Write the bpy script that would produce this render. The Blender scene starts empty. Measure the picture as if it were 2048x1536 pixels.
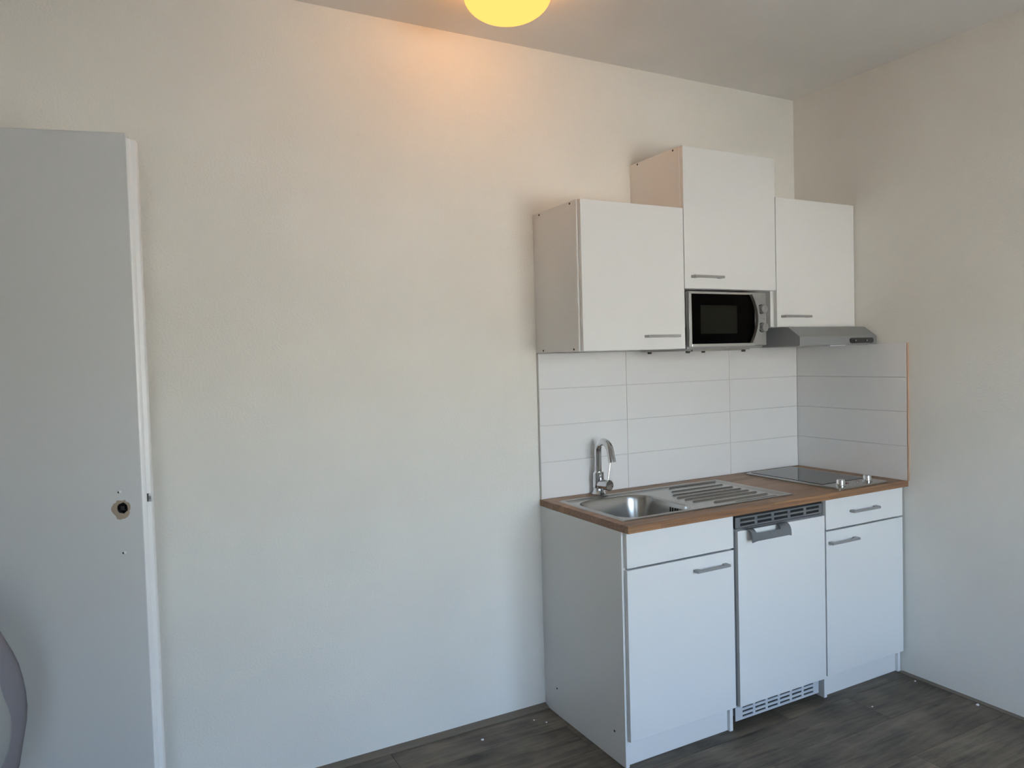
import bpy, bmesh, math, random
from mathutils import Vector, Matrix
random.seed(7)
S = bpy.context.scene
C = S.collection

# ------------------------------------------------------------------ camera
cam_d = bpy.data.cameras.new('camera')
cam = bpy.data.objects.new('camera', cam_d); C.objects.link(cam)
cam_d.sensor_width = 36.0
cam_d.lens = 1461.57 / 2048 * 36.0
cam_d.clip_start = 0.05
yaw, pitch, roll = 0.4900, -0.0360, -0.0277
fw = Vector((math.sin(yaw) * math.cos(pitch), math.cos(yaw) * math.cos(pitch), math.sin(pitch)))
rt0 = Vector((math.cos(yaw), -math.sin(yaw), 0)); up0 = rt0.cross(fw)
rt = math.cos(roll) * rt0 + math.sin(roll) * up0
up = -math.sin(roll) * rt0 + math.cos(roll) * up0
M4 = Matrix((rt, up, -fw)).transposed().to_4x4()
M4.translation = Vector((-2.9747, -2.5515, 1.4261))
cam.matrix_world = M4
S.camera = cam

# ------------------------------------------------------------------ world, daylight, exposure
S.view_settings.view_transform = 'Standard'
S.view_settings.look = 'None'
S.view_settings.gamma = 1.0
S.view_settings.use_curve_mapping = False
S.view_settings.exposure = 0.07

# clear sky, sun high on the far side of the building: blue sky and sunlit ground beyond the window
SUN_DIR = Vector((-0.30, 0.45, 0.84)).normalized()
world = bpy.data.worlds.new('clear_sky'); S.world = world
world.use_nodes = True
wn, wl = world.node_tree.nodes, world.node_tree.links
bg = wn['Background']; bg.inputs['Strength'].default_value = 6.0
sky = wn.new('ShaderNodeTexSky'); sky.sky_type = 'NISHITA'; sky.sun_disc = False
sky.sun_elevation = math.asin(SUN_DIR.z); sky.sun_rotation = math.atan2(SUN_DIR.x, SUN_DIR.y)
sky.air_density = 1.0; sky.dust_density = 5.0; sky.ozone_density = 1.0
# camera white balance: slightly warmer daylight
wb = wn.new('ShaderNodeMix'); wb.data_type = 'RGBA'; wb.blend_type = 'MULTIPLY'; wb.inputs['Factor'].default_value = 1
wb.inputs['B'].default_value = (1.03, 1.0, 0.92, 1)
wl.new(sky.outputs[0], wb.inputs['A']); wl.new(wb.outputs['Result'], bg.inputs['Color'])
sun_d = bpy.data.lights.new('sun', 'SUN'); sun_d.energy = 35.0; sun_d.angle = 0.01; sun_d.color = (1.0, 0.95, 0.88)
sun = bpy.data.objects.new('sun', sun_d); C.objects.link(sun)
sun.rotation_euler = SUN_DIR.to_track_quat('Z', 'Y').to_euler()

# room dimensions (metres): corner of back and right wall at the origin
RX0, RY0, HC = -3.76, -3.50, 2.6534
# openings in the wall behind the camera: a window on the left, a wider one on the right, sized for its light
WINS = [(-3.45, -3.05, 0.85, 2.15), (-1.90, -0.40, 0.70, 2.00)]
for wx0, wx1, wz0, wz1 in WINS:
    portal_d = bpy.data.lights.new('window_daylight', 'AREA')
    portal_d.shape = 'RECTANGLE'
    portal_d.size = wx1 - wx0; portal_d.size_y = wz1 - wz0
    portal_d.cycles.is_portal = True
    portal = bpy.data.objects.new('window_daylight', portal_d); C.objects.link(portal)
    portal.location = ((wx0 + wx1) / 2, RY0 - 0.005, (wz0 + wz1) / 2)
    portal.rotation_euler = (math.radians(90), 0, 0)

# ------------------------------------------------------------------ materials
def new_mat(name):
    m = bpy.data.materials.new(name); m.use_nodes = True
    return m, m.node_tree.nodes, m.node_tree.links, m.node_tree.nodes['Principled BSDF']

def plain(name, col, rough=0.5, metal=0.0, spec=0.5, coat=0.0, bump=0.0, bscale=200.0, bdist=0.001, aniso=0.0):
    m, n, l, b = new_mat(name)
    b.inputs['Base Color'].default_value = (*col, 1)
    b.inputs['Roughness'].default_value = rough
    b.inputs['Metallic'].default_value = metal
    b.inputs['Specular IOR Level'].default_value = spec
    b.inputs['Coat Weight'].default_value = coat
    if bump:
        tc = n.new('ShaderNodeTexCoord'); nz = n.new('ShaderNodeTexNoise'); bp = n.new('ShaderNodeBump')
        nz.inputs['Scale'].default_value = bscale; nz.inputs['Detail'].default_value = 3
        bp.inputs['Strength'].default_value = bump; bp.inputs['Distance'].default_value = bdist
        l.new(tc.outputs['Object'], nz.inputs['Vector']); l.new(nz.outputs['Fac'], bp.inputs['Height'])
        l.new(bp.outputs['Normal'], b.inputs['Normal'])
    return m

def paint(name, col, fine=140.0, strength=0.6):
    """matt emulsion over fine roller-textured plaster, faint scuffs"""
    m, n, l, b = new_mat(name)
    b.inputs['Roughness'].default_value = 0.85
    b.inputs['Specular IOR Level'].default_value = 0.25
    tc = n.new('ShaderNodeTexCoord')
    n1 = n.new('ShaderNodeTexNoise'); n1.inputs['Scale'].default_value = fine; n1.inputs['Detail'].default_value = 4
    n2 = n.new('ShaderNodeTexNoise'); n2.inputs['Scale'].default_value = 1.7; n2.inputs['Detail'].default_value = 3
    mp = n.new('ShaderNodeMapRange')
    mp.inputs['From Min'].default_value = 0.3; mp.inputs['From Max'].default_value = 0.7
    mp.inputs['To Min'].default_value = 0.96; mp.inputs['To Max'].default_value = 1.03
    mx = n.new('ShaderNodeMix'); mx.data_type = 'RGBA'; mx.blend_type = 'MULTIPLY'; mx.inputs['Factor'].default_value = 1
    mx.inputs['A'].default_value = (*col, 1)
    bp = n.new('ShaderNodeBump'); bp.inputs['Strength'].default_value = strength; bp.inputs['Distance'].default_value = 0.002
    l.new(tc.outputs['Object'], n1.inputs['Vector']); l.new(tc.outputs['Object'], n2.inputs['Vector'])
    l.new(n2.outputs['Fac'], mp.inputs['Value']); l.new(mp.outputs['Result'], mx.inputs['B'])
    l.new(mx.outputs['Result'], b.inputs['Base Color'])
    l.new(n1.outputs['Fac'], bp.inputs['Height']); l.new(bp.outputs['Normal'], b.inputs['Normal'])
    return m

M = {}
M['wall'] = paint('wall_paint', (0.84, 0.83, 0.775))
M['ceiling'] = paint('ceiling_paint', (0.86, 0.85, 0.82), 120, 0.15)
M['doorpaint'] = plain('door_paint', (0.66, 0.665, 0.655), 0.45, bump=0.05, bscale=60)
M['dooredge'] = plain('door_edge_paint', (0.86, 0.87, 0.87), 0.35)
M['white'] = plain('white_melamine', (0.82, 0.82, 0.80), 0.38, bump=0.04, bscale=400, bdist=0.0005)
M['whiteedge'] = plain('white_edge_band', (0.78, 0.78, 0.75), 0.45)
M['grey_handle'] = plain('grey_metal_handle', (0.36, 0.36, 0.355), 0.45, 0.4)
M['dark'] = plain('dark_hole', (0.012, 0.012, 0.012), 0.8)
M['black'] = plain('black_plastic', (0.02, 0.02, 0.022), 0.35)
M['chrome'] = plain('chrome', (0.72, 0.73, 0.74), 0.06, 1.0)
M['steel'] = plain('brushed_steel', (0.45, 0.44, 0.42), 0.27, 1.0, bump=0.03, bscale=300, bdist=0.0005)
M['silver'] = plain('silver_paint', (0.36, 0.36, 0.35), 0.38, 0.55)
M['silver_bright'] = plain('polished_silver_trim', (0.66, 0.66, 0.66), 0.22, 0.9)
M['hoodpaint'] = plain('grey_hood_enamel', (0.27, 0.285, 0.29), 0.42, 0.35)
M['blackglass'] = plain('black_glass', (0.001, 0.001, 0.001), 0.25, spec=0.03)
M['meshwin'] = plain('microwave_window_mesh', (0.012, 0.012, 0.009), 0.6, spec=0.05)
M['hobglass'] = plain('hob_ceramic_glass', (0.010, 0.010, 0.010), 0.08, spec=0.3)
M['greyplastic'] = plain('grey_plastic', (0.135, 0.145, 0.15), 0.45)
M['paleplastic'] = plain('pale_grey_plastic', (0.60, 0.62, 0.64), 0.45)
M['red'] = plain('red_lens', (0.10, 0.008, 0.008), 0.2)
M['grout'] = plain('grout', (0.60, 0.595, 0.58), 0.9)
M['biscuit'] = plain('tile_biscuit', (0.46, 0.31, 0.22), 0.9)
M['crumb'] = plain('white_plaster', (0.85, 0.84, 0.80), 0.9)
M['mdf'] = plain('raw_fibreboard', (0.36, 0.29, 0.22), 0.9)
M['fabric'] = plain('grey_fabric', (0.19, 0.19, 0.215), 0.95, spec=0.1, bump=0.4, bscale=500)
M['fabric_pale'] = plain('pale_grey_fabric', (0.29, 0.31, 0.31), 0.95, spec=0.1, bump=0.4, bscale=500)
M['ground'] = plain('outside_paving', (0.10, 0.10, 0.10), 0.9)
M['upvc'] = plain('white_window_frame', (0.80, 0.80, 0.80), 0.4)

def tile_mat():
    m, n, l, b = new_mat('white_tile_glaze')
    b.inputs['Base Color'].default_value = (0.86, 0.85, 0.84, 1)
    b.inputs['Roughness'].default_value = 0.05
    b.inputs['IOR'].default_value = 1.65
    tc = n.new('ShaderNodeTexCoord'); nz = n.new('ShaderNodeTexNoise'); bp = n.new('ShaderNodeBump')
    nz.inputs['Scale'].default_value = 38; nz.inputs['Detail'].default_value = 1
    bp.inputs['Strength'].default_value = 0.06; bp.inputs['Distance'].default_value = 0.004
    l.new(tc.outputs['Object'], nz.inputs['Vector']); l.new(nz.outputs['Fac'], bp.inputs['Height'])
    l.new(bp.outputs['Normal'], b.inputs['Normal'])
    return m
M['tile'] = tile_mat()

def wood_mat():
    """butcher-block laminate print: staves along x"""
    m, n, l, b = new_mat('walnut_butcher_block')
    b.inputs['Roughness'].default_value = 0.42
    tc = n.new('ShaderNodeTexCoord'); sp = n.new('ShaderNodeSeparateXYZ'); cb = n.new('ShaderNodeCombineXYZ')
    ad = n.new('ShaderNodeMath'); ad.operation = 'ADD'
    l.new(tc.outputs['Object'], sp.inputs[0]); l.new(sp.outputs['Y'], ad.inputs[0]); l.new(sp.outputs['Z'], ad.inputs[1])
    l.new(sp.outputs['X'], cb.inputs['X']); l.new(ad.outputs[0], cb.inputs['Y'])
    br = n.new('ShaderNodeTexBrick')
    br.inputs['Scale'].default_value = 1.0; br.inputs['Brick Width'].default_value = 0.34; br.inputs['Row Height'].default_value = 0.043
    br.inputs['Mortar Size'].default_value = 0.0; br.offset = 0.37
    br.inputs['Color1'].default_value = (0.34, 0.185, 0.088, 1); br.inputs['Color2'].default_value = (0.225, 0.118, 0.060, 1)
    l.new(cb.outputs[0], br.inputs['Vector'])
    mp = n.new('ShaderNodeMapping'); mp.inputs['Scale'].default_value = (5, 130, 130)
    l.new(tc.outputs['Object'], mp.inputs['Vector'])
    nz = n.new('ShaderNodeTexNoise'); nz.inputs['Scale'].default_value = 1; nz.inputs['Detail'].default_value = 5
    l.new(mp.outputs[0], nz.inputs['Vector'])
    mr = n.new('ShaderNodeMapRange'); mr.inputs['From Min'].default_value = 0.25; mr.inputs['From Max'].default_value = 0.75
    mr.inputs['To Min'].default_value = 0.60; mr.inputs['To Max'].default_value = 1.35
    l.new(nz.outputs['Fac'], mr.inputs['Value'])
    mx = n.new('ShaderNodeMix'); mx.data_type = 'RGBA'; mx.blend_type = 'MULTIPLY'; mx.inputs['Factor'].default_value = 1
    l.new(br.outputs['Color'], mx.inputs['A']); l.new(mr.outputs['Result'], mx.inputs['B'])
    l.new(mx.outputs['Result'], b.inputs['Base Color'])
    return m
M['wood'] = wood_mat()

def floor_mat():
    """grey-brown vinyl oak plank, grain along x, one tone per plank"""
    m, n, l, b = new_mat('grey_oak_vinyl')
    b.inputs['Roughness'].default_value = 0.50
    b.inputs['Specular IOR Level'].default_value = 0.35
    tc = n.new('ShaderNodeTexCoord'); oi = n.new('ShaderNodeObjectInfo')
    vm = n.new('ShaderNodeVectorMath'); vm.operation = 'SCALE'; vm.inputs[0].default_value = (13.0, 29.0, 7.0)
    l.new(oi.outputs['Random'], vm.inputs['Scale'])
    va = n.new('ShaderNodeVectorMath'); va.operation = 'ADD'
    l.new(tc.outputs['Object'], va.inputs[0]); l.new(vm.outputs[0], va.inputs[1])
    mp = n.new('ShaderNodeMapping'); mp.inputs['Scale'].default_value = (4.0, 42, 42)
    l.new(va.outputs[0], mp.inputs['Vector'])
    nz = n.new('ShaderNodeTexNoise'); nz.inputs['Scale'].default_value = 1; nz.inputs['Detail'].default_value = 7; nz.inputs['Roughness'].default_value = 0.72; nz.inputs['Distortion'].default_value = 0.8
    l.new(mp.outputs[0], nz.inputs['Vector'])
    n2 = n.new('ShaderNodeTexNoise'); n2.inputs['Scale'].default_value = 5; n2.inputs['Detail'].default_value = 3
    l.new(va.outputs[0], n2.inputs['Vector'])
    mm = n.new('ShaderNodeMath'); mm.operation = 'MULTIPLY_ADD'; mm.inputs[1].default_value = 0.45
    l.new(n2.outputs['Fac'], mm.inputs[0]); 
    ml = n.new('ShaderNodeMath'); ml.operation = 'MULTIPLY'; ml.inputs[1].default_value = 0.55
    l.new(nz.outputs['Fac'], ml.inputs[0]); l.new(ml.outputs[0], mm.inputs[2])
    cr = n.new('ShaderNodeValToRGB')
    cr.color_ramp.elements[0].position = 0.36; cr.color_ramp.elements[0].color = (0.047, 0.038, 0.027, 1)
    cr.color_ramp.elements[1].position = 0.62; cr.color_ramp.elements[1].color = (0.20, 0.165, 0.118, 1)
    l.new(mm.outputs[0], cr.inputs['Fac'])
    hs = n.new('ShaderNodeHueSaturation')
    mr = n.new('ShaderNodeMapRange'); mr.inputs['To Min'].default_value = 0.85; mr.inputs['To Max'].default_value = 1.12
    l.new(oi.outputs['Random'], mr.inputs['Value']); l.new(mr.outputs['Result'], hs.inputs['Value'])
    l.new(cr.outputs['Color'], hs.inputs['Color']); l.new(hs.outputs['Color'], b.inputs['Base Color'])
    bp = n.new('ShaderNodeBump'); bp.inputs['Strength'].default_value = 0.25; bp.inputs['Distance'].default_value = 0.001
    l.new(nz.outputs['Fac'], bp.inputs['Height']); l.new(bp.outputs['Normal'], b.inputs['Normal'])
    return m
M['plank'] = floor_mat()
M['plankstrip'] = plain('grey_brown_strip', (0.165, 0.138, 0.102), 0.6)

def shade_mat():
    """opal glass ceiling shade with the bulb glowing through; hottest near the bulb at the top"""
    m, n, l, b = new_mat('lit_opal_shade')
    out = n['Material Output']
    n.remove(b)
    tc = n.new('ShaderNodeTexCoord'); sp = n.new('ShaderNodeSeparateXYZ')
    l.new(tc.outputs['Object'], sp.inputs[0])
    mr = n.new('ShaderNodeMapRange'); mr.interpolation_type = 'SMOOTHSTEP'
    mr.inputs['From Min'].default_value = 0.0; mr.inputs['From Max'].default_value = 0.055
    mr.inputs['To Min'].default_value = 1.0; mr.inputs['To Max'].default_value = 13.0
    l.new(sp.outputs['Z'], mr.inputs['Value'])
    em = n.new('ShaderNodeEmission'); em.inputs['Color'].default_value = (1.9, 0.80, 0.19, 1)
    l.new(mr.outputs['Result'], em.inputs['Strength']); l.new(em.outputs[0], out.inputs['Surface'])
    return m
M['shade'] = shade_mat()

def glass_mat():
    m, n, l, b = new_mat('window_glass')
    out = n['Material Output']; n.remove(b)
    tr = n.new('ShaderNodeBsdfTransparent'); gl = n.new('ShaderNodeBsdfGlossy'); gl.inputs['Roughness'].default_value = 0.0
    fr = n.new('ShaderNodeFresnel'); fr.inputs['IOR'].default_value = 1.45
    mx = n.new('ShaderNodeMixShader')
    l.new(fr.outputs[0], mx.inputs[0]); l.new(tr.outputs[0], mx.inputs[1]); l.new(gl.outputs[0], mx.inputs[2]); l.new(mx.outputs[0], out.inputs['Surface'])
    return m
M['glass'] = glass_mat()

# ------------------------------------------------------------------ helpers
def box(bm, x0, x1, y0, y1, z0, z1):
    v = [bm.verts.new((x, y, z)) for x in (x0, x1) for y in (y0, y1) for z in (z0, z1)]
    fs = [(0, 1, 3, 2), (4, 6, 7, 5), (0, 4, 5, 1), (2, 3, 7, 6), (0, 2, 6, 4), (1, 5, 7, 3)]
    return [bm.faces.new([v[i] for i in f]) for f in fs]

def bbox(x0, x1, y0, y1, z0, z1, bev=0.0, seg=2):
    bm = bmesh.new(); box(bm, x0, x1, y0, y1, z0, z1)
    bmesh.ops.recalc_face_normals(bm, faces=bm.faces)
    if bev: bmesh.ops.bevel(bm, geom=bm.edges[:], offset=bev, segments=seg, affect='EDGES', profile=0.5)
    return bm

def boxes(lst):
    bm = bmesh.new()
    for b in lst: box(bm, *b)
    bmesh.ops.recalc_face_normals(bm, faces=bm.faces)
    return bm

def world_loc(o):
    v = Vector((0, 0, 0))
    while o is not None:
        v += o.location; o = o.parent
    return v

def obj(name, bm, mat, parent=None, local=False, smooth=False):
    """link a bmesh as ONE mesh object; geometry is given in world metres unless local"""
    if parent is not None and not local:
        bmesh.ops.translate(bm, verts=bm.verts, vec=-world_loc(parent))
    me = bpy.data.meshes.new(name); bm.to_mesh(me); bm.free()
    for mm in (mat if isinstance(mat, (list, tuple)) else [mat]): me.materials.append(mm)
    if smooth:
        for p in me.polygons: p.use_smooth = True
        if smooth != 'all': me.set_sharp_from_angle(angle=math.radians(35))
    o = bpy.data.objects.new(name, me); C.objects.link(o)
    if parent is not None: o.parent = parent
    return o

def thing(name, label, cat, loc=(0, 0, 0), group=None, rotz=0.0):
    o = bpy.data.objects.new(name, None); C.objects.link(o)
    o.empty_display_size = 0.05
    o.location = loc; o.rotation_euler = (0, 0, rotz)
    o['label'] = label; o['category'] = cat
    if group: o['group'] = group
    return o

def struct(name, bm, mat, label=None):
    o = obj(name, bm, mat); o['kind'] = 'structure'
    if label: o['label'] = label
    return o

def tube(path, radii, seg=16, cap=True):
    """swept round tube along points"""
    bm = bmesh.new(); rings = []
    pts = [Vector(p) for p in path]
    if not isinstance(radii, (list, tuple)): radii = [radii] * len(pts)
    ref = None
    for i, p in enumerate(pts):
        t = (pts[min(i + 1, len(pts) - 1)] - pts[max(i - 1, 0)])
        if t.length < 1e-9: t = Vector((0, 0, 1))
        t.normalize()
        if ref is None:
            ref = t.orthogonal().normalized()
        ref = (ref - t * ref.dot(t)).normalized()
        bn = t.cross(ref)
        rings.append([bm.verts.new(p + (ref * math.cos(a) + bn * math.sin(a)) * radii[i]) for a in [2 * math.pi * k / seg for k in range(seg)]])
    for a, b in zip(rings, rings[1:]):
        for k in range(seg): bm.faces.new((a[k], a[(k + 1) % seg], b[(k + 1) % seg], b[k]))
    if cap:
        bm.faces.new(list(reversed(rings[0]))); bm.faces.new(rings[-1])
    bmesh.ops.recalc_face_normals(bm, faces=bm.faces)
    return bm

def cyl(p0, p1, r, seg=24, bev=0.0):
    p0 = Vector(p0); p1 = Vector(p1); d = (p1 - p0).normalized()
    if bev: return tube([p0, p0 + d * 1e-5, p1 - d * bev, p1], [r, r, r, r - bev], seg)
    return tube([p0, p1], r, seg)

def prism_x(prof, x0, x1):
    """polygon in (y, z) extruded along x"""
    bm = bmesh.new()
    a = [bm.verts.new((x0, y, z)) for y, z in prof]; b = [bm.verts.new((x1, y, z)) for y, z in prof]
    bm.faces.new(a); bm.faces.new(list(reversed(b)))
    for i in range(len(prof)):
        j = (i + 1) % len(prof); bm.faces.new((a[i], b[i], b[j], a[j]))
    bmesh.ops.recalc_face_normals(bm, faces=bm.faces)
    return bm

def prism_y(prof, y0, y1):
    """polygon in (x, z) extruded along y"""
    bm = bmesh.new()
    a = [bm.verts.new((x, y0, z)) for x, z in prof]; b = [bm.verts.new((x, y1, z)) for x, z in prof]
    bm.faces.new(a); bm.faces.new(list(reversed(b)))
    for i in range(len(prof)):
        j = (i + 1) % len(prof); bm.faces.new((a[i], b[i], b[j], a[j]))
    bmesh.ops.recalc_face_normals(bm, faces=bm.faces)
    return bm

def lathe(prof, seg=48):
    """(r, z) profile about the z axis"""
    bm = bmesh.new(); rings = []
    for r, z in prof:
        if r < 1e-6: rings.append([bm.verts.new((0, 0, z))])
        else: rings.append([bm.verts.new((r * math.cos(2 * math.pi * k / seg), r * math.sin(2 * math.pi * k / seg), z)) for k in range(seg)])
    for a, b in zip(rings, rings[1:]):
        for k in range(seg):
            j = (k + 1) % seg
            if len(a) == 1 and len(b) == 1: continue
            if len(a) == 1: bm.faces.new((a[0], b[k], b[j]))
            elif len(b) == 1: bm.faces.new((a[k], a[j], b[0]))
            else: bm.faces.new((a[k], a[j], b[j], b[k]))
    bmesh.ops.recalc_face_normals(bm, faces=bm.faces)
    return bm

def pill(x0, x1, z0, z1, seg=8):
    r = (z1 - z0) / 2; zc = (z0 + z1) / 2; out = []
    for k in range(seg + 1):
        a = -math.pi / 2 + math.pi * k / seg; out.append((x1 - r + r * math.cos(a), zc + r * math.sin(a)))
    for k in range(seg + 1):
        a = math.pi / 2 + math.pi * k / seg; out.append((x0 + r + r * math.cos(a), zc + r * math.sin(a)))
    return out

def slotted_plate(x0, x1, z0, z1, y0, y1, sx, sz):
    """plate pierced by slots: sx, sz are lists of (start, end) of slot columns and rows"""
    lst = []; px = x0
    for a, b in sx + [(x1, x1)]:
        lst.append((px, a, y0, y1, z0, z1))
        if b > a:
            pz = z0
            for c, d in sz + [(z1, z1)]:
                lst.append((a, b, y0, y1, pz, c)); pz = d
        px = b
    return boxes(lst)

def bar_handle(x0, x1, z, yf, name='handle', parent=None):
    """flat bow handle standing off a front at y = yf"""
    d = 0.026; h = 0.0095; t = 0.009
    prof = [(x0, yf), (x0, yf - d), (x1, yf - d), (x1, yf), (x1 - 0.018, yf), (x1 - 0.022, yf - d + t), (x0 + 0.022, yf - d + t), (x0 + 0.018, yf)]
    bm = bmesh.new()
    a = [bm.verts.new((x, y, z - h / 2)) for x, y in prof]; b = [bm.verts.new((x, y, z + h / 2)) for x, y in prof]
    bm.faces.new(a); bm.faces.new(list(reversed(b)))
    for i in range(len(prof)):
        j = (i + 1) % len(prof); bm.faces.new((a[i], b[i], b[j], a[j]))
    bmesh.ops.recalc_face_normals(bm, faces=bm.faces)
    bmesh.ops.bevel(bm, geom=bm.edges[:], offset=0.001, segments=1, affect='EDGES')
    o = obj(name, bm, M['grey_handle'], parent)
    o['label'] = 'grey metal bow handle'
    return o

# ------------------------------------------------------------------ the room shell
T = 0.15
struct('ceiling', bbox(RX0 - T, T, RY0 - T, T, HC, HC + 0.12), M['ceiling'])
wall_back = struct('wall_back', bbox(RX0 - T, T, 0, T, -0.02, HC), M['wall'])
wall_right = struct('wall_right', bbox(0, T, RY0 - T, 0, -0.02, HC), M['wall'])
# wall behind the camera with the window opening
wl_ = []
px = RX0
for wx0, wx1, wz0, wz1 in WINS:
    wl_ += [(px, wx0, RY0 - T, RY0, -0.02, HC), (wx0, wx1, RY0 - T, RY0, -0.02, wz0), (wx0, wx1, RY0 - T, RY0, wz1, HC)]; px = wx1
wl_.append((px, 0, RY0 - T, RY0, -0.02, HC))
struct('wall_front', boxes(wl_), M['wall'])
# left wall with the doorway
DY0, DY1, DZ = -1.075, -0.215, 2.045
struct('wall_left', boxes([(RX0 - T, RX0, RY0 - T, DY0, -0.02, HC), (RX0 - T, RX0, DY1, 0, -0.02, HC),
                           (RX0 - T, RX0, DY0, DY1, DZ, HC)]), M['wall'])
struct('wall_hallway_lightblock', boxes([(-5.0, -4.9, -1.6, 0.2, -0.02, HC), (-4.9, RX0 - T, -1.6, -1.5, -0.02, HC),
                              (-4.9, RX0 - T, 0.1, 0.2, -0.02, HC), (-4.9, RX0 - T, -1.5, 0.1, HC, HC + 0.1)]), M['wall'])  # unseen shell behind the doorway, added to keep sky light from leaking in
floor = struct('floor', boxes([(RX0 - T, T, RY0 - T, T, -0.06, -0.0045), (-5.0, RX0 - T, -1.6, 0.2, -0.06, -0.0005)]), M['plankstrip'])
# planks along x, 0.20 m wide, real joints
PW, PL = 0.20, 1.22
plank_mesh = {}
def plank(x0, x1, y0, y1):
    key = (round(x1 - x0, 3), round(y1 - y0, 3))
    if key not in plank_mesh:
        bm = bbox(0, key[0], 0, key[1], -0.0045, 0.0)
        top = [e for e in bm.edges if all(abs(v.co.z) < 1e-6 for v in e.verts)]
        bmesh.ops.bevel(bm, geom=top, offset=0.0009, segments=1, affect='EDGES')
        me = bpy.data.meshes.new('plank'); bm.to_mesh(me); bm.free(); me.materials.append(M['plank'])
        plank_mesh[key] = me
    o = bpy.data.objects.new('plank', plank_mesh[key]); C.objects.link(o)
    o.parent = floor; o.location = (x0, y0, 0)
gap = 0.0007
y_edge = [0.0 - 0.0005]
yy = -0.187
while yy > RY0: y_edge.append(yy); yy -= PW
y_edge.append(RY0)
for r in range(len(y_edge) - 1):
    ya, yb = y_edge[r + 1] + gap, y_edge[r] - gap
    j = {0: -0.95, 1: -0.30, 2: -0.75, 3: -0.42, 4: -1.05, 5: -0.585}.get(r, -random.uniform(0.15, 1.2))
    xs = [0.0]; x = j
    while x > RX0: xs.append(x); x -= PL
    xs.append(RX0)
    for a, b in zip(xs[1:], xs):
        if b - a > 0.03: plank(a + gap, b - gap, ya, yb)

# low flat skirting strips
def strip_back():
    prof = [(0, 0), (-0.030, 0), (-0.030, 0.003), (-0.022, 0.008), (0, 0.013)]
    return prism_x(prof, RX0, -1.5005)
o = struct('baseboard_back', strip_back(), M['plankstrip'], 'low grey-brown skirting strip along the back wall')
o = struct('baseboard_right', boxes([(-0.026, 0, RY0, -0.552, 0.0, 0.004)]), M['plankstrip'])

# ------------------------------------------------------------------ wall tiles
H = 0.849                      # worktop top
TH = 0.1489                    # tile row height
TT = 0.012                     # tile and bed thickness
def tile_mesh(w, h):
    bm = bmesh.new()
    t0, t1 = 0.003, TT
    # front face at y = -t1, width along x
    b = 0.0010
    outer = [bm.verts.new((x, -t1 + b, z)) for x, z in ((0, 0), (w, 0), (w, h), (0, h))]
    inner = [bm.verts.new((x, -t1, z)) for x, z in ((b, b), (w - b, b), (w - b, h - b), (b, h - b))]
    back = [bm.verts.new((x, -t0, z)) for x, z in ((0, 0), (w, 0), (w, h), (0, h))]
    bm.faces.new(inner)
    for i in range(4):
        j = (i + 1) % 4
        bm.faces.new((outer[i], outer[j], inner[j], inner[i]))
        f = bm.faces.new((back[i], back[j], outer[j], outer[i])); f.material_index = 1
    f = bm.faces.new(list(reversed(back))); f.material_index = 1
    bmesh.ops.recalc_face_normals(bm, faces=bm.faces)
    me = bpy.data.meshes.new('tile'); bm.to_mesh(me); bm.free()
    me.materials.append(M['tile']); me.materials.append(M['biscuit'])
    return me
g = 0.0007
cols = [(-1.4985, -1.0619), (-1.0619, -0.4650), (-0.4650, -TT)]
for a, b in cols:
    for k in range(4):
        z0 = H + k * TH; z1 = min(H + (k + 1) * TH, 1.4405)
        me = tile_mesh(b - a - 2 * g, z1 - z0 - 2 * g)
        o = bpy.data.objects.new('tile', me); C.objects.link(o); o.parent = wall_back
        o.location = (a + g, 0, z0 + g)
for k in range(4):
    me = tile_mesh(0.5871 - TT - g, TH - 2 * g)
    o = bpy.data.objects.new('tile', me); C.objects.link(o); o.parent = wall_right
    o.rotation_euler = (0, 0, math.radians(-90)); o.location = (0, -TT, H + k * TH + g)
obj('grout', bbox(-1.4985, -TT, -TT + 0.0022, 0, H, 1.440), M['grout'], wall_back)
obj('grout', bbox(-TT + 0.0022, 0, -0.5865, -TT, H, H + 4 * TH - 0.001), M['grout'], wall_right)
# raw brown end of the tile bed on the right wall and a thin one at the left end
obj('tile_edge', bbox(-TT + 0.001, 0, -0.5915, -0.5875, H, H + 4 * TH - 0.001), M['biscuit'], wall_right)['label'] = 'brown raw tile edge'
obj('tile_seal', bbox(-1.4997, -1.4988, -TT + 0.001, 0, H, 1.440), M['grout'], wall_back)

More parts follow.
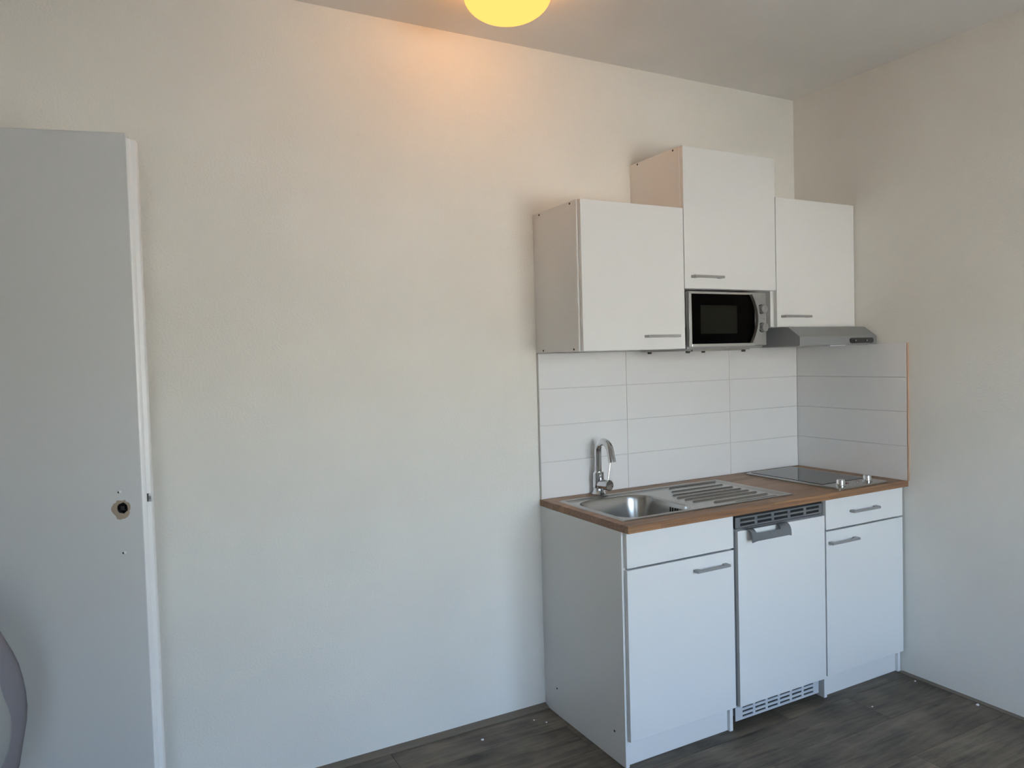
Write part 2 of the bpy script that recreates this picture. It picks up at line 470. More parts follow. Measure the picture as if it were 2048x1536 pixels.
# ------------------------------------------------------------------ window behind the camera
fy0, fy1 = RY0 - 0.11, RY0 - 0.05
for wi, (wx0, wx1, wz0, wz1) in enumerate(WINS):
    win = bpy.data.objects.new('window_%d' % (wi + 1), None); C.objects.link(win); win['kind'] = 'structure'
    win.location = ((wx0 + wx1) / 2, RY0 - 0.08, wz0)
    f = 0.04; nc = wi + 1
    mull = [wx0 + f + (wx1 - wx0 - 2 * f) * k / nc for k in range(1, nc)]
    obj('window_frame', boxes([(wx0, wx0 + f, fy0, fy1, wz0, wz1), (wx1 - f, wx1, fy0, fy1, wz0, wz1),
                               (wx0 + f, wx1 - f, fy0, fy1, wz0, wz0 + f), (wx0 + f, wx1 - f, fy0, fy1, wz1 - f, wz1)]
                              + [(m_ - 0.03, m_ + 0.03, fy0, fy1, wz0 + f, wz1 - f) for m_ in mull]), M['upvc'], win)
    edges = [wx0 + f] + [e_ for m_ in mull for e_ in (m_ - 0.03, m_ + 0.03)] + [wx1 - f]
    for a, b in zip(edges[0::2], edges[1::2]):
        cz0, cz1, cf = wz0 + f, wz1 - f, 0.035
        cs = obj('casement', boxes([(a, a + cf, fy0 + 0.005, fy1 + 0.012, cz0, cz1), (b - cf, b, fy0 + 0.005, fy1 + 0.012, cz0, cz1),
                                    (a + cf, b - cf, fy0 + 0.005, fy1 + 0.012, cz0, cz0 + cf), (a + cf, b - cf, fy0 + 0.005, fy1 + 0.012, cz1 - cf, cz1)]), M['upvc'], win)
        obj('pane', bbox(a + cf, b - cf, RY0 - 0.082, RY0 - 0.078, cz0 + cf, cz1 - cf), M['glass'], cs)
    if wi == 0: obj('window_sill', bbox(wx0 - 0.05, wx1 + 0.05, RY0 - 0.05, RY0 + 0.14, wz0 - 0.03, wz0, 0.004), M['upvc'], win)
M['render'] = plain('pale_render', (0.55, 0.57, 0.56), 0.9)
struct('wall_opposite_bounce', bbox(-45, 45, -18, -16, -3.2, 3.2), M['render'], 'unseen pale house wall added across the street to bounce sunlight in')  # unseen facade, added to throw sunlight back through the windows
struct('ground_outside', bbox(-60, 60, -70, RY0 - 0.6, -3.3, -3.2), M['ground'])

# ------------------------------------------------------------------ open door on the left
DW, DT, DH = 0.83, 0.040, 2.03
ang = math.radians(-13.95)
door = bpy.data.objects.new('door_1', None); C.objects.link(door); door['kind'] = 'structure'
door['label'] = 'white painted flush door standing ajar with its handle removed'
# local frame: latch front corner at the origin, leaf runs towards -x, front face at y = 0, back at +DT
door.location = (-2.941, -0.421, 0.0); door.rotation_euler = (0, 0, ang)
def boolean_diff(o, cutters):
    for c in cutters:
        md = o.modifiers.new('cut', 'BOOLEAN'); md.operation = 'DIFFERENCE'; md.object = c; md.solver = 'EXACT'
    bpy.context.view_layer.update()
    dg = bpy.context.evaluated_depsgraph_get()
    me = bpy.data.meshes.new_from_object(o.evaluated_get(dg))
    o.modifiers.clear(); o.data = me
    for c in cutters: bpy.data.objects.remove(c, do_unlink=True)
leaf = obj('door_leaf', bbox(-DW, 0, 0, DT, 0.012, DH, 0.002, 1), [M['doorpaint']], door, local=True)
def blob(cx, cz, r, n, jit, y0, y1, seed, sq=1.0):
    rnd = random.Random(seed)
    pr = [(cx + r * (1 + rnd.uniform(-jit, jit)) * math.cos(2 * math.pi * k / n), cz + sq * r * (1 + rnd.uniform(-jit, jit)) * math.sin(2 * math.pi * k / n)) for k in range(n)]
    return prism_y(pr, y0, y1)
HX, HZ = -0.050, 1.064
cut = obj('cut', blob(HX + 0.003, HZ, 0.0125, 14, 0.12, -0.01, 0.035, 3, 1.15), M['dark'], door, local=True)
leaf.data.materials.append(M['dark'])
cut2 = obj('cut', bbox(-0.010, 0.01, 0.010, 0.028, 1.055, 1.090), M['dark'], door, local=True)
boolean_diff(leaf, [cut, cut2])
o = obj('paint_chip', blob(HX - 0.001, HZ - 0.002, 0.0215, 22, 0.16, -0.0004, 0.002, 5, 1.15), M['mdf'], door, local=True)
# ring: cut the hole through the chipped patch too
cut = obj('cut', blob(HX + 0.003, HZ, 0.0125, 14, 0.12, -0.02, 0.03, 3, 1.15), M['dark'], door, local=True)
boolean_diff(o, [cut]); o['label'] = 'chipped bare wood around the handle hole'
obj('spindle_hole', bbox(HX - 0.016, HX + 0.020, 0.030, 0.0345, HZ - 0.02, HZ + 0.02), M['dark'], door, local=True)['label'] = 'dark open handle hole'
o = obj('lock_case', boxes([(HX - 0.004, HX + 0.006, 0.006, 0.029, HZ - 0.006, HZ + 0.004)]), M['black'], door, local=True)
for dx, dz in ((-0.055, 1.106), (-0.050, 0.947)):
    obj('screw_hole', cyl((dx, -0.0003, dz), (dx, 0.004, dz), 0.0028, 10), M['dark'], door, local=True)
    obj('filler_spot', cyl((dx + 0.004, -0.0004, dz + 0.001), (dx + 0.004, 0.003, dz + 0.001), 0.0035, 10), M['dooredge'], door, local=True)
# brighter painted latch edge with a shallow rebate line
lip = [(0.0, 0.0005), (0.0045, 0.003), (0.0075, 0.008), (0.0090, 0.013), (0.0175, 0.0165), (0.0190, 0.020), (0.0190, DT - 0.001), (0.0, DT - 0.001)]
def lipping(z0, z1):
    bm = bmesh.new()
    lo = [bm.verts.new((x, y, z0)) for x, y in lip]; hi = [bm.verts.new((x, y, z1)) for x, y in lip]
    bm.faces.new(lo); bm.faces.new(list(reversed(hi)))
    for i in range(len(lip)):
        j = (i + 1) % len(lip); bm.faces.new((lo[i], lo[j], hi[j], hi[i]))
    bmesh.ops.recalc_face_normals(bm, faces=bm.faces)
    return bm
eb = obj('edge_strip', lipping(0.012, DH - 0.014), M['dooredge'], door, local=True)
eb['label'] = 'glossy white rebated latch edge'
cut = obj('cut', boxes([(0.0085, 0.03, 0.005, 0.030, 1.074, 1.096)]), M['dark'], door, local=True)
boolean_diff(eb, [cut])
obj('latch', boxes([(0.0, 0.0095, 0.014, 0.030, 1.074, 1.096)]), M['black'], door, local=True)['label'] = 'black latch opening in the door edge'
obj('latch_bolt', boxes([(0.009, 0.0165, 0.020, 0.027, 1.077, 1.088)]), M['chrome'], door, local=True)
for z in (0.25, 1.05, 1.80):
    obj('hinge', cyl((-DW - 0.004, 0.004, z), (-DW - 0.004, 0.004, z + 0.09), 0.006, 12), M['silver'], door, local=True)
# frame of the doorway in the left wall
struct('trim_1', boxes([(RX0 - T, RX0 + 0.012, DY0 - 0.06, DY0, 0, DZ + 0.06), (RX0 - T, RX0 + 0.012, DY1, DY1 + 0.06, 0, DZ + 0.06),
                        (RX0 - T, RX0 + 0.012, DY0, DY1, DZ, DZ + 0.06)]), M['dooredge'])

# ------------------------------------------------------------------ base cabinets
CY = -0.5436                   # front of the carcasses
FY = -0.5626                   # front of doors and drawers
WB = H - 0.0253                # underside of the worktop
P = 0.016
def cabinet_box(t, x0, x1, y0, y1, z0, z1, plinth=None, side_bottom=None):
    sb = z0 if side_bottom is None else side_bottom
    obj('side_panel', bbox(x0, x0 + P, y0, y1, sb, z1, 0.0008, 1), M['white'], t)
    obj('side_panel', bbox(x1 - P, x1, y0, y1, sb, z1, 0.0008, 1), M['white'], t)
    obj('bottom_panel', bbox(x0 + P, x1 - P, y0 + 0.002, y1 - 0.004, z0, z0 + P), M['white'], t)
    obj('top_panel', bbox(x0 + P, x1 - P, y0 + 0.002, y1 - 0.004, z1 - P, z1 - 0.0005), M['white'], t)
    obj('back_panel', bbox(x0 + P, x1 - P, y1 - 0.004, y1 - 0.0005, z0, z1), M['white'], t)
    if plinth: obj('plinth', bbox(x0 + P + 0.0003, x1 - P - 0.0003, y0 + 0.013, y0 + 0.013 + P, 0.0008, plinth, 0.0006, 1), M['white'], t)
def front(t, name, x0, x1, z0, z1, yf, thick=0.018):
    return obj(name, bbox(x0, x1, yf, yf + thick, z0, z1, 0.0012, 2), M['white'], t)
def screw_caps(t, x, pts):
    for y, z in pts:
        obj('screw_hole', cyl((x + 0.003, y, z), (x - 0.0004, y, z), 0.0042, 10), M['dark'], t)

sinkcab = thing('base_cabinet', 'white base cabinet under the sink with a blank drawer front over a door', 'cabinet', (-1.25, -0.27, 0))
cabinet_box(sinkcab, -1.5, -1.0014, CY, -0.0005, 0.088, WB - 0.0008, 0.0945, 0.0008)
# the sink bowl hangs inside: the top of this carcass is two rails only
for ch in list(sinkcab.children):
    if ch.name.startswith('top_panel'): bpy.data.objects.remove(ch, do_unlink=True)
front(sinkcab, 'drawer_front', -1.4915, -1.0030, 0.6985, 0.8195, FY)
d = front(sinkcab, 'door', -1.4915, -1.0030, 0.0975, 0.6915, FY)
bar_handle(-1.200, -1.042, 0.6455, FY, parent=d)
screw_caps(sinkcab, -1.5, [(-0.096, 0.107), (-0.480, 0.106)])

rightcab = thing('base_cabinet', 'narrow white base cabinet in the corner with a drawer over a door', 'cabinet', (-0.25, -0.27, 0))
cabinet_box(rightcab, -0.4965, -0.006, CY, -0.0005, 0.088, WB - 0.0008, 0.0945, 0.0008)
d = front(rightcab, 'drawer', -0.4985, -0.010, 0.6955, 0.8185, FY)
bar_handle(-0.356, -0.190, 0.757, FY, parent=d)
d = front(rightcab, 'door', -0.4985, -0.010, 0.0975, 0.6885, FY)
bar_handle(-0.487, -0.322, 0.643, FY, parent=d)

# ------------------------------------------------------------------ worktop
wt_x0, wt_x1, wt_y0, wt_y1 = -1.5005, -0.0005, -0.5846, -0.0005
hx0, hx1, hy0, hy1 = -1.448, -0.644, -0.506, -0.100       # cut-out for the sink
bm = bmesh.new()
def ring(z):
    o_ = [bm.verts.new((x, y, z)) for x, y in ((wt_x0, wt_y0), (wt_x1, wt_y0), (wt_x1, wt_y1), (wt_x0, wt_y1))]
    i_ = [bm.verts.new((x, y, z)) for x, y in ((hx0, hy0), (hx1, hy0), (hx1, hy1), (hx0, hy1))]
    return o_, i_
ot, it = ring(H - 0.0002); ob, ib = ring(WB)
for i in range(4):
    j = (i + 1) % 4
    bm.faces.new((ot[i], ot[j], it[j], it[i])); bm.faces.new((ob[j], ob[i], ib[i], ib[j]))
    bm.faces.new((ob[i], ob[j], ot[j], ot[i])); bm.faces.new((it[i], it[j], ib[j], ib[i]))
bmesh.ops.recalc_face_normals(bm, faces=bm.faces)
ed = [e for e in bm.edges if len(e.link_faces) == 2 and all(abs(v.co.z - (H - 0.0002)) < 1e-5 and v.co.y < -0.58 for v in e.verts)]
bmesh.ops.bevel(bm, geom=ed, offset=0.002, segments=2, affect='EDGES')
worktop = obj('worktop', bm, M['wood'])
worktop['label'] = 'brown butcher-block worktop running over the base cabinets and fridge'; worktop['category'] = 'worktop'

# ------------------------------------------------------------------ sink
sink = thing('kitchen_sink', 'stainless steel sink with one bowl and ribbed drainer set into the worktop', 'sink', (-1.046, -0.303, H))
SX0, SX1, SY0, SY1 = -1.466, -0.626, -0.522, -0.083
BX0, BX1, BY0, BY1, BR = -1.436, -1.098, -0.492, -0.140, 0.085
ribs = [(-0.124, -0.945, -0.660), (-0.190, -0.985, -0.683), (-0.250, -1.030, -0.684), (-0.300, -1.050, -0.688), (-0.345, -1.050, -0.690), (-0.389, -1.048, -0.692), (-0.444, -0.990, -0.690), (-0.494, -0.930, -0.690)]
def rrect(x, y, x0, x1, y0, y1, r):
    cx, cy = (x0 + x1) / 2, (y0 + y1) / 2; hx, hy = (x1 - x0) / 2 - r, (y1 - y0) / 2 - r
    dx, dy = abs(x - cx) - hx, abs(y - cy) - hy
    return math.hypot(max(dx, 0), max(dy, 0)) + min(max(dx, dy), 0) - r
def sm(t): t = min(max(t, 0), 1); return t * t * (3 - 2 * t)
def sink_h(x, y):
    do = -rrect(x, y, SX0, SX1, SY0, SY1, 0.012)
    h = 0.0004 + 0.0034 * sm(do / 0.007)
    h -= 0.0055 * sm((do - 0.016) / 0.012)
    db = rrect(x, y, BX0, BX1, BY0, BY1, BR)
    h += 0.002 * sm((0.030 - db) / 0.020) * (1 if db > 0 else 1) * sm((do - 0.010) / 0.01)
    if db < 0.004:
        t = (0.004 - db)
        h -= 0.004 * sm(t / 0.010)
        h -= 0.130 * sm((t - 0.002) / 0.036)
        h -= 0.008 * sm((t - 0.03) / 0.12)
    else:
        for yr, xa, xb in ribs:
            if abs(y - yr) < 0.016:
                e = sm((x - xa) / 0.014) * sm((xb - x) / 0.014)
                if e > 0: h += 0.0056 * e * math.exp(-((y - yr) / 0.0040) ** 2)
    return h
bm = bmesh.new()
NX, NY = 200, 260
rows = []
for j in range(NY + 1):
    y = SY0 + (SY1 - SY0) * j / NY
    rows.append([bm.verts.new((x, y, H + sink_h(x, y))) for x in [SX0 + (SX1 - SX0) * i / NX for i in range(NX + 1)]])
for j in range(NY):
    for i in range(NX): bm.faces.new((rows[j][i], rows[j][i + 1], rows[j + 1][i + 1], rows[j + 1][i]))
obj('basin', bm, M['steel'], sink, smooth='all')
for k in range(4):
    yk = -0.350 - k * 0.0135
    obj('overflow_slot', bbox(-1.1215, -1.1170, yk - 0.0026, yk + 0.0026, 0.813, 0.830), M['dark'], sink)['label'] = 'dark overflow slot'
bm = lathe([(0.0, 0.004), (0.028, 0.004), (0.040, 0.0055), (0.045, 0.0)], 32)
bmesh.ops.translate(bm, verts=bm.verts, vec=(-1.267, -0.316, H - 0.1415))
obj('drain_strainer', bm, M['chrome'], sink, smooth=True)

# ------------------------------------------------------------------ mixer tap
tx, ty = -1.244, -0.047
tap = thing('mixer_tap', 'chrome swan-neck mixer tap with a pin lever standing behind the sink bowl', 'tap', (tx, ty, H))
bm = lathe([(0.0, 0.0), (0.030, 0.0), (0.030, 0.004), (0.024, 0.010), (0.0205, 0.022), (0.0205, 0.030)], 36)
bmesh.ops.translate(bm, verts=bm.verts, vec=(tx, ty, H - 0.0002)); obj('base', bm, M['chrome'], tap, smooth=True)
bm = lathe([(0.0205, 0.028), (0.0235, 0.030), (0.0235, 0.092), (0.022, 0.094), (0.0, 0.094)], 36)
bmesh.ops.translate(bm, verts=bm.verts, vec=(tx, ty, H)); obj('body', bm, M['chrome'], tap, smooth=True)
R_ = 0.0455; zc = H + 0.1765; pts = [(tx, ty, H + 0.09), (tx, ty, H + 0.13), (tx, ty, zc - 0.01)]
for k in range(0, 21):
    a = math.radians(166) * k / 20
    pts.append((tx, ty - R_ + R_ * math.cos(a), zc + R_ * math.sin(a)))
a = math.radians(166); q = Vector(pts[-1]); tdir = Vector((0, -math.sin(a), math.cos(a)))
pts += [tuple(q + tdir * 0.012), tuple(q + tdir * 0.030), tuple(q + tdir * 0.0305), tuple(q + tdir * 0.046)]
n_ = len(pts); rad = [0.0150] * (n_ - 2) + [0.0158, 0.0158]
obj('spout', tube(pts, rad, 24), M['chrome'], tap, smooth=True)
p0 = Vector((tx, ty, H + 0.042)); ax = Vector((0.17, -0.985, 0.015)).normalized()
obj('cartridge', cyl(p0, p0 + ax * 0.036, 0.0205, 32), M['chrome'], tap, smooth=True)
cap = obj('lever_cap', cyl(p0 + ax * 0.0365, p0 + ax * 0.066, 0.0225, 32, 0.002), M['chrome'], tap, smooth=True)
lv = p0 + ax * 0.050
obj('lever', cyl(lv + Vector((0.004, 0, 0.018)), lv + Vector((0.022, 0.002, 0.104)), 0.0036, 12, 0.001), M['chrome'], cap, smooth=True)

# ------------------------------------------------------------------ hob
hob = thing('ceramic_hob', 'narrow two-ring ceramic hob with steel frame in the worktop corner', 'hob', (-0.265, -0.31, H))
X0, X1, Y0, Y1 = -0.422, -0.110, -0.568, -0.058
fr = bmesh.new()
def frame_ring(bm, x0, x1, y0, y1, z, r=0.012):
    pts = []
    for cx, cy, a0 in ((x1 - r, y1 - r, 0), (x0 + r, y1 - r, 90), (x0 + r, y0 + r, 180), (x1 - r, y0 + r, 270)):
        for k in range(7):
            a = math.radians(a0 + 90 * k / 6); pts.append(bm.verts.new((cx + r * math.cos(a), cy + r * math.sin(a), z)))
    return pts
r1 = frame_ring(fr, X0, X1, Y0, Y1, H + 0.0005); r2 = frame_ring(fr, X0, X1, Y0, Y1, H + 0.005)
r3 = frame_ring(fr, X0 + 0.004, X1 - 0.004, Y0 + 0.004, Y1 - 0.004, H + 0.009, 0.009)
for a_, b_ in ((r1, r2), (r2, r3)):
    for i in range(len(a_)):
        j = (i + 1) % len(a_); fr.faces.new((a_[i], a_[j], b_[j], b_[i]))
fr.faces.new(r3); fr.faces.new(list(reversed(r1)))
bmesh.ops.recalc_face_normals(fr, faces=fr.faces)
obj('frame', fr, M['steel'], hob, smooth=True)
GY0 = -0.470
obj('glass_plate', bbox(X0 + 0.020, X1 - 0.020, GY0, Y1 - 0.018, H + 0.0088, H + 0.0105, 0.0006, 1), M['hobglass'], hob)
for (kx, ky) in ((-0.368, -0.532), (-0.186, -0.522)):
    bm = lathe([(0.0, 0.0), (0.020, 0.0), (0.020, 0.003), (0.0165, 0.004), (0.0155, 0.024), (0.0145, 0.026), (0.0, 0.026)], 28)
    bmesh.ops.translate(bm, verts=bm.verts, vec=(kx, ky, H + 0.009)); k_ = obj('knob', bm, M['chrome'], hob, smooth=True)
for (lx, ly) in ((-0.300, -0.510), (-0.226, -0.504)):
    obj('indicator_light', cyl((lx, ly, H + 0.0085), (lx, ly, H + 0.0125), 0.0065, 16, 0.001), M['red'], hob)['label'] = 'dark red indicator light'

# ------------------------------------------------------------------ fridge
fridge = thing('under_counter_fridge', 'white under-counter fridge with grey vents and grip between the base cabinets', 'fridge', (-0.75, -0.28, 0))
obj('body', bbox(-0.985, -0.512, -0.530, -0.04, 0.045, 0.815, 0.003), M['paleplastic'], fridge)
obj('door_frame', bbox(-0.986, -0.5035, -0.5455, -0.531, 0.092, 0.762, 0.002), M['greyplastic'], fridge)['label'] = 'grey door surround'
fd = obj('door', bbox(-0.980, -0.5055, -0.5616, -0.546, 0.0915, 0.7565, 0.0012), M['white'], fridge)
# curved grey grip with a finger slot
prof = [(-0.5615, 0.7615), (-0.570, 0.7625), (-0.578, 0.7600), (-0.585, 0.7545), (-0.590, 0.7465), (-0.593, 0.7370), (-0.594, 0.7270), (-0.594, 0.7180)]
hx = [-0.938, -0.912, -0.908, -0.790, -0.786, -0.767, -0.745, -0.732]
bm = bmesh.new(); gv = []
for i, (y, z) in enumerate(prof): gv.append([bm.verts.new((x, y, z - (0.004 if (x < -0.936 or x > -0.734) and i == len(prof) - 1 else 0))) for x in hx])
for i in range(len(prof) - 1):
    for j in range(len(hx) - 1):
        if i in (1, 2, 3) and 1 <= j <= 3: continue
        bm.faces.new((gv[i][j], gv[i][j + 1], gv[i + 1][j + 1], gv[i + 1][j]))
bmesh.ops.recalc_face_normals(bm, faces=bm.faces)
bmesh.ops.solidify(bm, geom=bm.faces[:], thickness=0.003)
hnd = obj('handle', bm, M['greyplastic'], fd, smooth=True); hnd['label'] = 'grey plastic curved grip'
def spans(a, b, n, gapw):
    w = (b - a - gapw * (n - 1)) / n
    return [(a + k * (w + gapw), a + k * (w + gapw) + w) for k in range(n)]
obj('vent_recess', bbox(-0.984, -0.505, -0.536, -0.5305, 0.764, 0.812), M['dark'], fridge)
obj('top_vent', slotted_plate(-0.980, -0.5035, 0.7655, 0.8045, -0.550, -0.546, spans(-0.955, -0.524, 5, 0.015), [(0.7715, 0.7815), (0.7885, 0.7985)]), M['greyplastic'], fridge)['label'] = 'dark grey slotted top vent'
obj('top_vent_lip', bbox(-0.980, -0.5035, -0.5455, -0.5365, 0.7655, 0.812), M['dark'], fridge)
obj('bottom_vent', slotted_plate(-0.986, -0.528, 0.030, 0.092, -0.541, -0.536, spans(-0.950, -0.560, 6, 0.012), [(0.0385, 0.0465), (0.0555, 0.0635), (0.0725, 0.0805)]), M['paleplastic'], fridge)['label'] = 'pale slotted bottom vent'
obj('bottom_vent_back', bbox(-0.984, -0.530, -0.5355, -0.5310, 0.032, 0.0905), M['dark'], fridge)
for x in (-0.96, -0.54):
    for y in (-0.48, -0.08):
        obj('foot', cyl((x, y, 0.0), (x, y, 0.046), 0.016, 16), M['black'], fridge)

# ------------------------------------------------------------------ wall cabinets
UC, UF = -0.3150, -0.3334
upl = thing('wall_cabinet', 'wide low white wall cabinet left of the microwave', 'wall cabinet', (-1.256, -0.16, 1.442))
cabinet_box(upl, -1.5, -1.0125, UC, -0.0005, 1.442, 1.9932)
d = front(upl, 'door', -1.4935, -1.0135, 1.4425, 1.9925, UF)
bar_handle(-1.214, -1.056, 1.493, UF, parent=d)
screw_caps(upl, -1.5, [(-0.052, 1.984), (-0.274, 1.985), (-0.059, 1.450), (-0.280, 1.450)])

upt = thing('wall_cabinet', 'tall white wall cabinet mounted highest, above the microwave', 'wall cabinet', (-0.76, -0.16, 1.6794))
cabinet_box(upt, -1.0115, -0.5065, UC, -0.0005, 1.6794, 2.2361, side_bottom=1.527)
d = front(upt, 'door', -1.0100, -0.5075, 1.6800, 2.2355, UF)
bar_handle(-0.978, -0.822, 1.7265, UF, parent=d)
screw_caps(upt, -1.0115, [(-0.054, 2.229), (-0.279, 2.229)])

upr = thing('wall_cabinet', 'white wall cabinet in the corner above the extractor hood', 'wall cabinet', (-0.255, -0.16, 1.5243))
cabinet_box(upr, -0.5055, -0.007, UC, -0.0005, 1.5243, 2.0759)
d = front(upr, 'door', -0.5035, -0.0035, 1.5248, 2.0752, UF)
bar_handle(-0.480, -0.315, 1.570, UF, parent=d)

# ------------------------------------------------------------------ microwave
mw = thing('microwave_oven', 'small silver microwave with black glass door and two dials under the tall wall cabinet', 'microwave', (-0.787, -0.18, 1.424))
MY = -0.3400
obj('body', bbox(-0.992, -0.576, MY + 0.020, -0.03, 1.438, 1.668, 0.003), M['silver'], mw)
obj('front_bezel', bbox(-0.9985, -0.641, MY + 0.004, MY + 0.020, 1.448, 1.669, 0.004), M['silver'], mw)
bm = prism_y([(-0.9985, 1.449), (-0.984, 1.449), (-0.984, 1.668), (-0.9985, 1.668)], MY - 0.004, MY + 0.004)
bmesh.ops.bevel(bm, geom=[e for e in bm.edges if abs(e.verts[0].co.x - e.verts[1].co.x) < 1e-6 and abs(e.verts[0].co.y - e.verts[1].co.y) < 1e-6], offset=0.0038, segments=4, affect='EDGES')
obj('door_edge', bm, M['silver_bright'], mw, smooth=True)['label'] = 'shiny silver door edge'
obj('door_rail', bbox(-0.984, -0.6415, MY - 0.001, MY + 0.004, 1.659, 1.668, 0.001), M['silver_bright'], mw)
obj('door_rail', bbox(-0.984, -0.6415, MY - 0.001, MY + 0.004, 1.449, 1.460, 0.001), M['silver_bright'], mw)
gl = obj('door_glass', bbox(-0.984, -0.6420, MY, MY + 0.0045, 1.460, 1.659), M['blackglass'], mw); gl['label'] = 'black glass door'
obj('viewing_window', bbox(-0.938, -0.742, MY - 0.0008, MY + 0.001, 1.500, 1.614, 0.0004, 1), M['meshwin'], gl)['label'] = 'dark mesh viewing window'
# crescent grip
def arc(xe, bulge, z0, z1, n=18): return [(xe + bulge * (1 - ((2 * k / n) - 1) ** 2), z0 + (z1 - z0) * k / n) for k in range(n + 1)]
cres = arc(-0.6720, 0.0340, 1.459, 1.660) + list(reversed(arc(-0.6440, 0.0150, 1.459, 1.660)))
bm = prism_y(cres, MY - 0.016, MY - 0.0005)
obj('door_grip', bm, M['silver'], mw)['label'] = 'silver crescent door grip'
cp = obj('control_panel', bbox(-0.6400, -0.5745, MY - 0.001, MY + 0.020, 1.449, 1.669, 0.005, 3), M['silver'], mw)
for kx, kz in ((-0.6045, 1.600), (-0.6020, 1.5235)):
    bm = cyl((kx, MY - 0.0005, kz), (kx, MY - 0.004, kz), 0.0200, 32, 0.001); obj('dial_shadow_ring', bm, M['black'], cp, smooth=True)  # base ring, coloured black to put in the shadow round the dial
    bm = cyl((kx, MY - 0.004, kz), (kx, MY - 0.022, kz), 0.0175, 32, 0.002)
    box(bm, kx - 0.0012, kx + 0.0012, MY - 0.0228, MY - 0.0215, kz + 0.003, kz + 0.013)
    obj('dial', bm, M['silver'], cp, smooth=True)
for x, z, w in ((-0.623, 1.633, 0.010), (-0.605, 1.628, 0.003), (-0.588, 1.622, 0.003), (-0.588, 1.560, 0.012), (-0.602, 1.560, 0.003), (-0.602, 1.489, 0.003), (-0.618, 1.495, 0.003)):
    obj('dial_mark', bbox(x - w / 2, x + w / 2, MY - 0.0014, MY - 0.0005, z - 0.0011, z + 0.0011), M['greyplastic'], cp)
obj('base_plate', boxes([(-0.990, -0.640, MY + 0.030, -0.04, 1.4335, 1.4380), (-0.96, -0.70, MY + 0.025, MY + 0.04, 1.4310, 1.4380)]), M['steel'], mw)
for x, y in ((-0.972, -0.300), (-0.668, -0.300), (-0.972, -0.060), (-0.668, -0.060)):
    obj('foot', cyl((x, y, 1.4335), (x, y, 1.4245), 0.009, 14, 0.002), M['black'], mw)

# ------------------------------------------------------------------ extractor hood
hood = thing('extractor_hood', 'slim grey extractor hood with black slider panel under the corner cabinet', 'extractor hood', (-0.25, -0.23, 1.446))
HX0, HX1 = -0.503, -0.014
bm = prism_x([(-0.016, 1.4455), (-0.4475, 1.4425), (-0.4500, 1.4440), (-0.4500, 1.4795), (-0.3925, 1.5205), (-0.385, 1.5225), (-0.016, 1.5225)], HX0, HX1)
obj('housing', bm, M['hoodpaint'], hood)
ctl = obj('control_panel', prism_y(pill(-0.193, -0.038, 1.4480, 1.4710), -0.4530, -0.4485), M['black'], hood)
for x in (-0.160, -0.086):
    obj('slider', boxes([(x - 0.010, x + 0.010, -0.4555, -0.4525, 1.4555, 1.4630)]), M['black'], ctl)
    obj('slider_mark', bbox(x - 0.0025, x + 0.0025, -0.4562, -0.4553, 1.457, 1.4615), M['paleplastic'], ctl)
obj('grease_filter', bbox(-0.485, -0.032, -0.42, -0.06, 1.4405, 1.4440), M['silver'], hood)
obj('lamp_cover', bbox(-0.30, -0.20, -0.435, -0.40, 1.4370, 1.4435, 0.002), M['paleplastic'], hood)

# ------------------------------------------------------------------ ceiling lamp
lamp = thing('ceiling_lamp', 'round yellow-glowing glass ceiling lamp near the back wall', 'lamp', (-1.853, -0.490, HC))
bm = lathe([(0.0, 0.0), (0.085, 0.0), (0.085, -0.024), (0.0, -0.024)], 40)
obj('base', bm, M['upvc'], lamp, local=True, smooth=True)
A_, B_ = 0.139, 0.078
pr = [(A_ * math.cos(math.radians(t)), B_ * math.sin(math.radians(t))) for t in range(-90, 64, 6)]
pr[0] = (0.0, -B_)
sh = obj('shade', lathe(pr, 64), M['shade'], lamp, local=True, smooth='all')
sh.location = (0, 0, 2.569 - HC); sh['label'] = 'glowing yellow opal glass shade'

# ------------------------------------------------------------------ chair at the left edge of the picture
chair = thing('upholstered_chair', 'grey padded chair back with a creased rounded edge, cut off by the left border', 'chair', (-3.372, -0.817, 0), rotz=math.radians(12))
def pad(w, h, t, zc, y0, n=56, p=2.6, wob=0.0, seed=1):
    """domed rounded pad facing -y, outline a superellipse"""
    rnd = random.Random(seed); ph = [rnd.uniform(0, 6.28) for _ in range(4)]
    bm = bmesh.new(); rings = []
    lv = [(0.0, -1.0), (0.55, -0.97), (0.82, -0.80), (0.95, -0.45), (1.0, 0.0), (0.95, 0.45), (0.82, 0.80), (0.55, 0.97), (0.0, 1.0)]
    for s, yy_ in lv:
        if s == 0: rings.append([bm.verts.new((0, y0 + yy_ * t / 2, zc))]); continue
        rg = []
        for k in range(n):
            a = 2 * math.pi * k / n; c_, s_ = math.cos(a), math.sin(a)
            rr = (abs(c_) ** p + abs(s_) ** p) ** (-1 / p) * (1 + wob * (math.sin(5 * a + ph[0]) * 0.5 + math.sin(9 * a + ph[1]) * 0.35 + math.sin(14 * a + ph[2]) * 0.2))
            rg.append(bm.verts.new((s * rr * c_ * w / 2, y0 + yy_ * t / 2, zc + s * rr * s_ * h / 2)))
        rings.append(rg)
    for a, b in zip(rings, rings[1:]):
        for k in range(n):
            j = (k + 1) % n
            if len(a) == 1: bm.faces.new((a[0], b[j], b[k]))
            elif len(b) == 1: bm.faces.new((a[k], a[j], b[0]))
            else: bm.faces.new((a[k], a[j], b[j], b[k]))
    bmesh.ops.recalc_face_normals(bm, faces=bm.faces)
    return bm
bk = obj('backrest', pad(0.40, 0.53, 0.075, 0.742, 0.0, wob=0.022, seed=4, p=2.3), M['fabric'], chair, local=True, smooth='all')
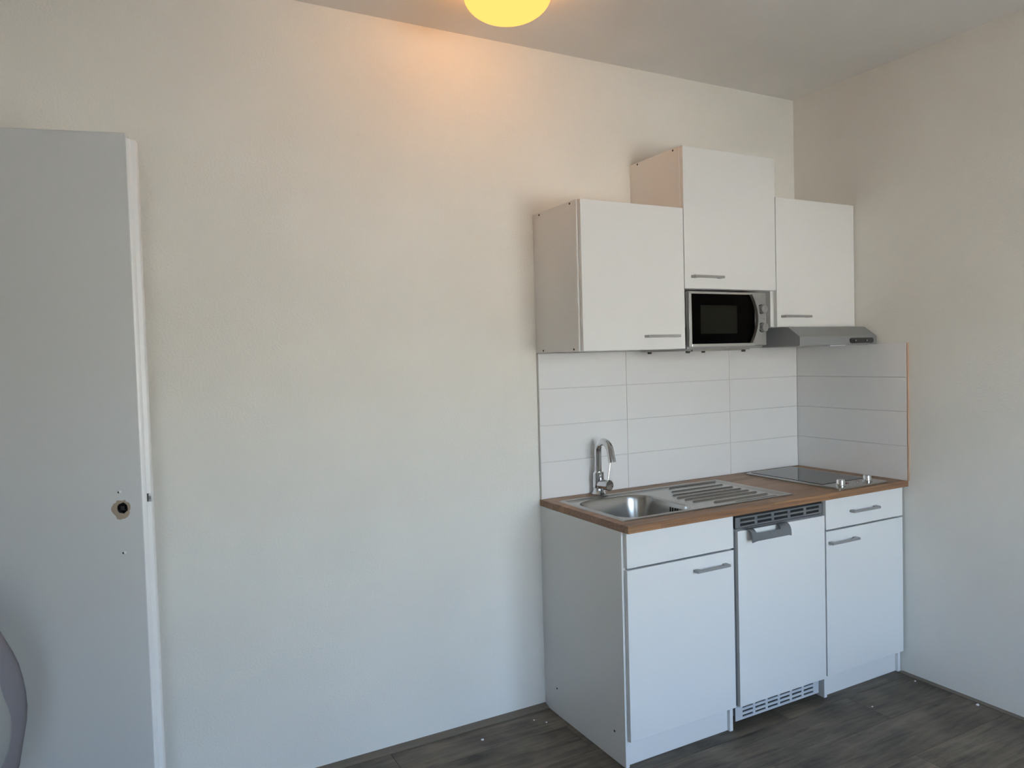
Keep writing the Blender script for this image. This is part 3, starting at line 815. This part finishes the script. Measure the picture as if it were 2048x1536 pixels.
obj('cushion', pad(0.350, 0.40, 0.06, 0.740, -0.020, wob=0.025, seed=9, p=2.3), M['fabric_pale'], bk, local=True, smooth='all')['label'] = 'paler grey inner cushion'
bm = pad(0.44, 0.42, 0.07, 0.0, 0.0, seed=2, p=4)
bmesh.ops.rotate(bm, verts=bm.verts, cent=(0, 0, 0), matrix=Matrix.Rotation(math.radians(90), 3, 'X'))
bmesh.ops.translate(bm, verts=bm.verts, vec=(0, -0.24, 0.44))
obj('seat', bm, M['fabric'], chair, local=True, smooth='all')
for sx in (-1, 1):
    obj('leg', tube([(sx * 0.115, 0.06, 0.0), (sx * 0.11, 0.02, 0.44), (sx * 0.10, 0.025, 0.80)], 0.011, 12), M['black'], chair, local=True, smooth=True)
    obj('leg', tube([(sx * 0.19, -0.44, 0.0), (sx * 0.17, -0.40, 0.42)], 0.011, 12), M['black'], chair, local=True, smooth=True)

# ------------------------------------------------------------------ plaster crumbs on the floor
crumbs = [(-1.842, -0.116, 0.0042, 'white plaster crumb lying alone on the floor below the bare wall'),
          (-1.571, -0.128, 0.0036, 'white plaster crumb on the floor beside the sink cabinet, larger of the two'),
          (-1.603, -0.086, 0.0024, 'tiny pale crumb on the floor close to the skirting by the sink cabinet'),
          (-0.045, -0.895, 0.0058, 'white plaster crumb on the floor at the foot of the right wall, largest'),
          (-0.050, -0.640, 0.0040, 'slim white crumb on the floor by the corner base cabinet'),
          (-0.400, -0.690, 0.0024, 'tiny pale crumb lying on the plank joint in front of the corner cabinet')]
for i, (x, y, r, lab) in enumerate(crumbs):
    bm = bmesh.new(); bmesh.ops.create_icosphere(bm, subdivisions=2, radius=1.0)
    rnd = random.Random(i)
    sx_, sy_, sz_ = r * (1 + 0.5 * rnd.random()), r * (0.8 + 0.3 * rnd.random()), r * 0.75
    for v in bm.verts:
        k = 1 + rnd.uniform(-0.18, 0.18); v.co = Vector((v.co.x * sx_ * k, v.co.y * sy_ * k, max(v.co.z, -0.8) * sz_ * k))
    zmin = min(v.co.z for v in bm.verts)
    for v in bm.verts: v.co.z -= zmin
    o = obj('plaster_crumb', bm, M['crumb']); o.location = (x, y, 0.0001)
    o['label'] = lab; o['category'] = 'crumb'; o['group'] = 'plaster crumbs on the floor'
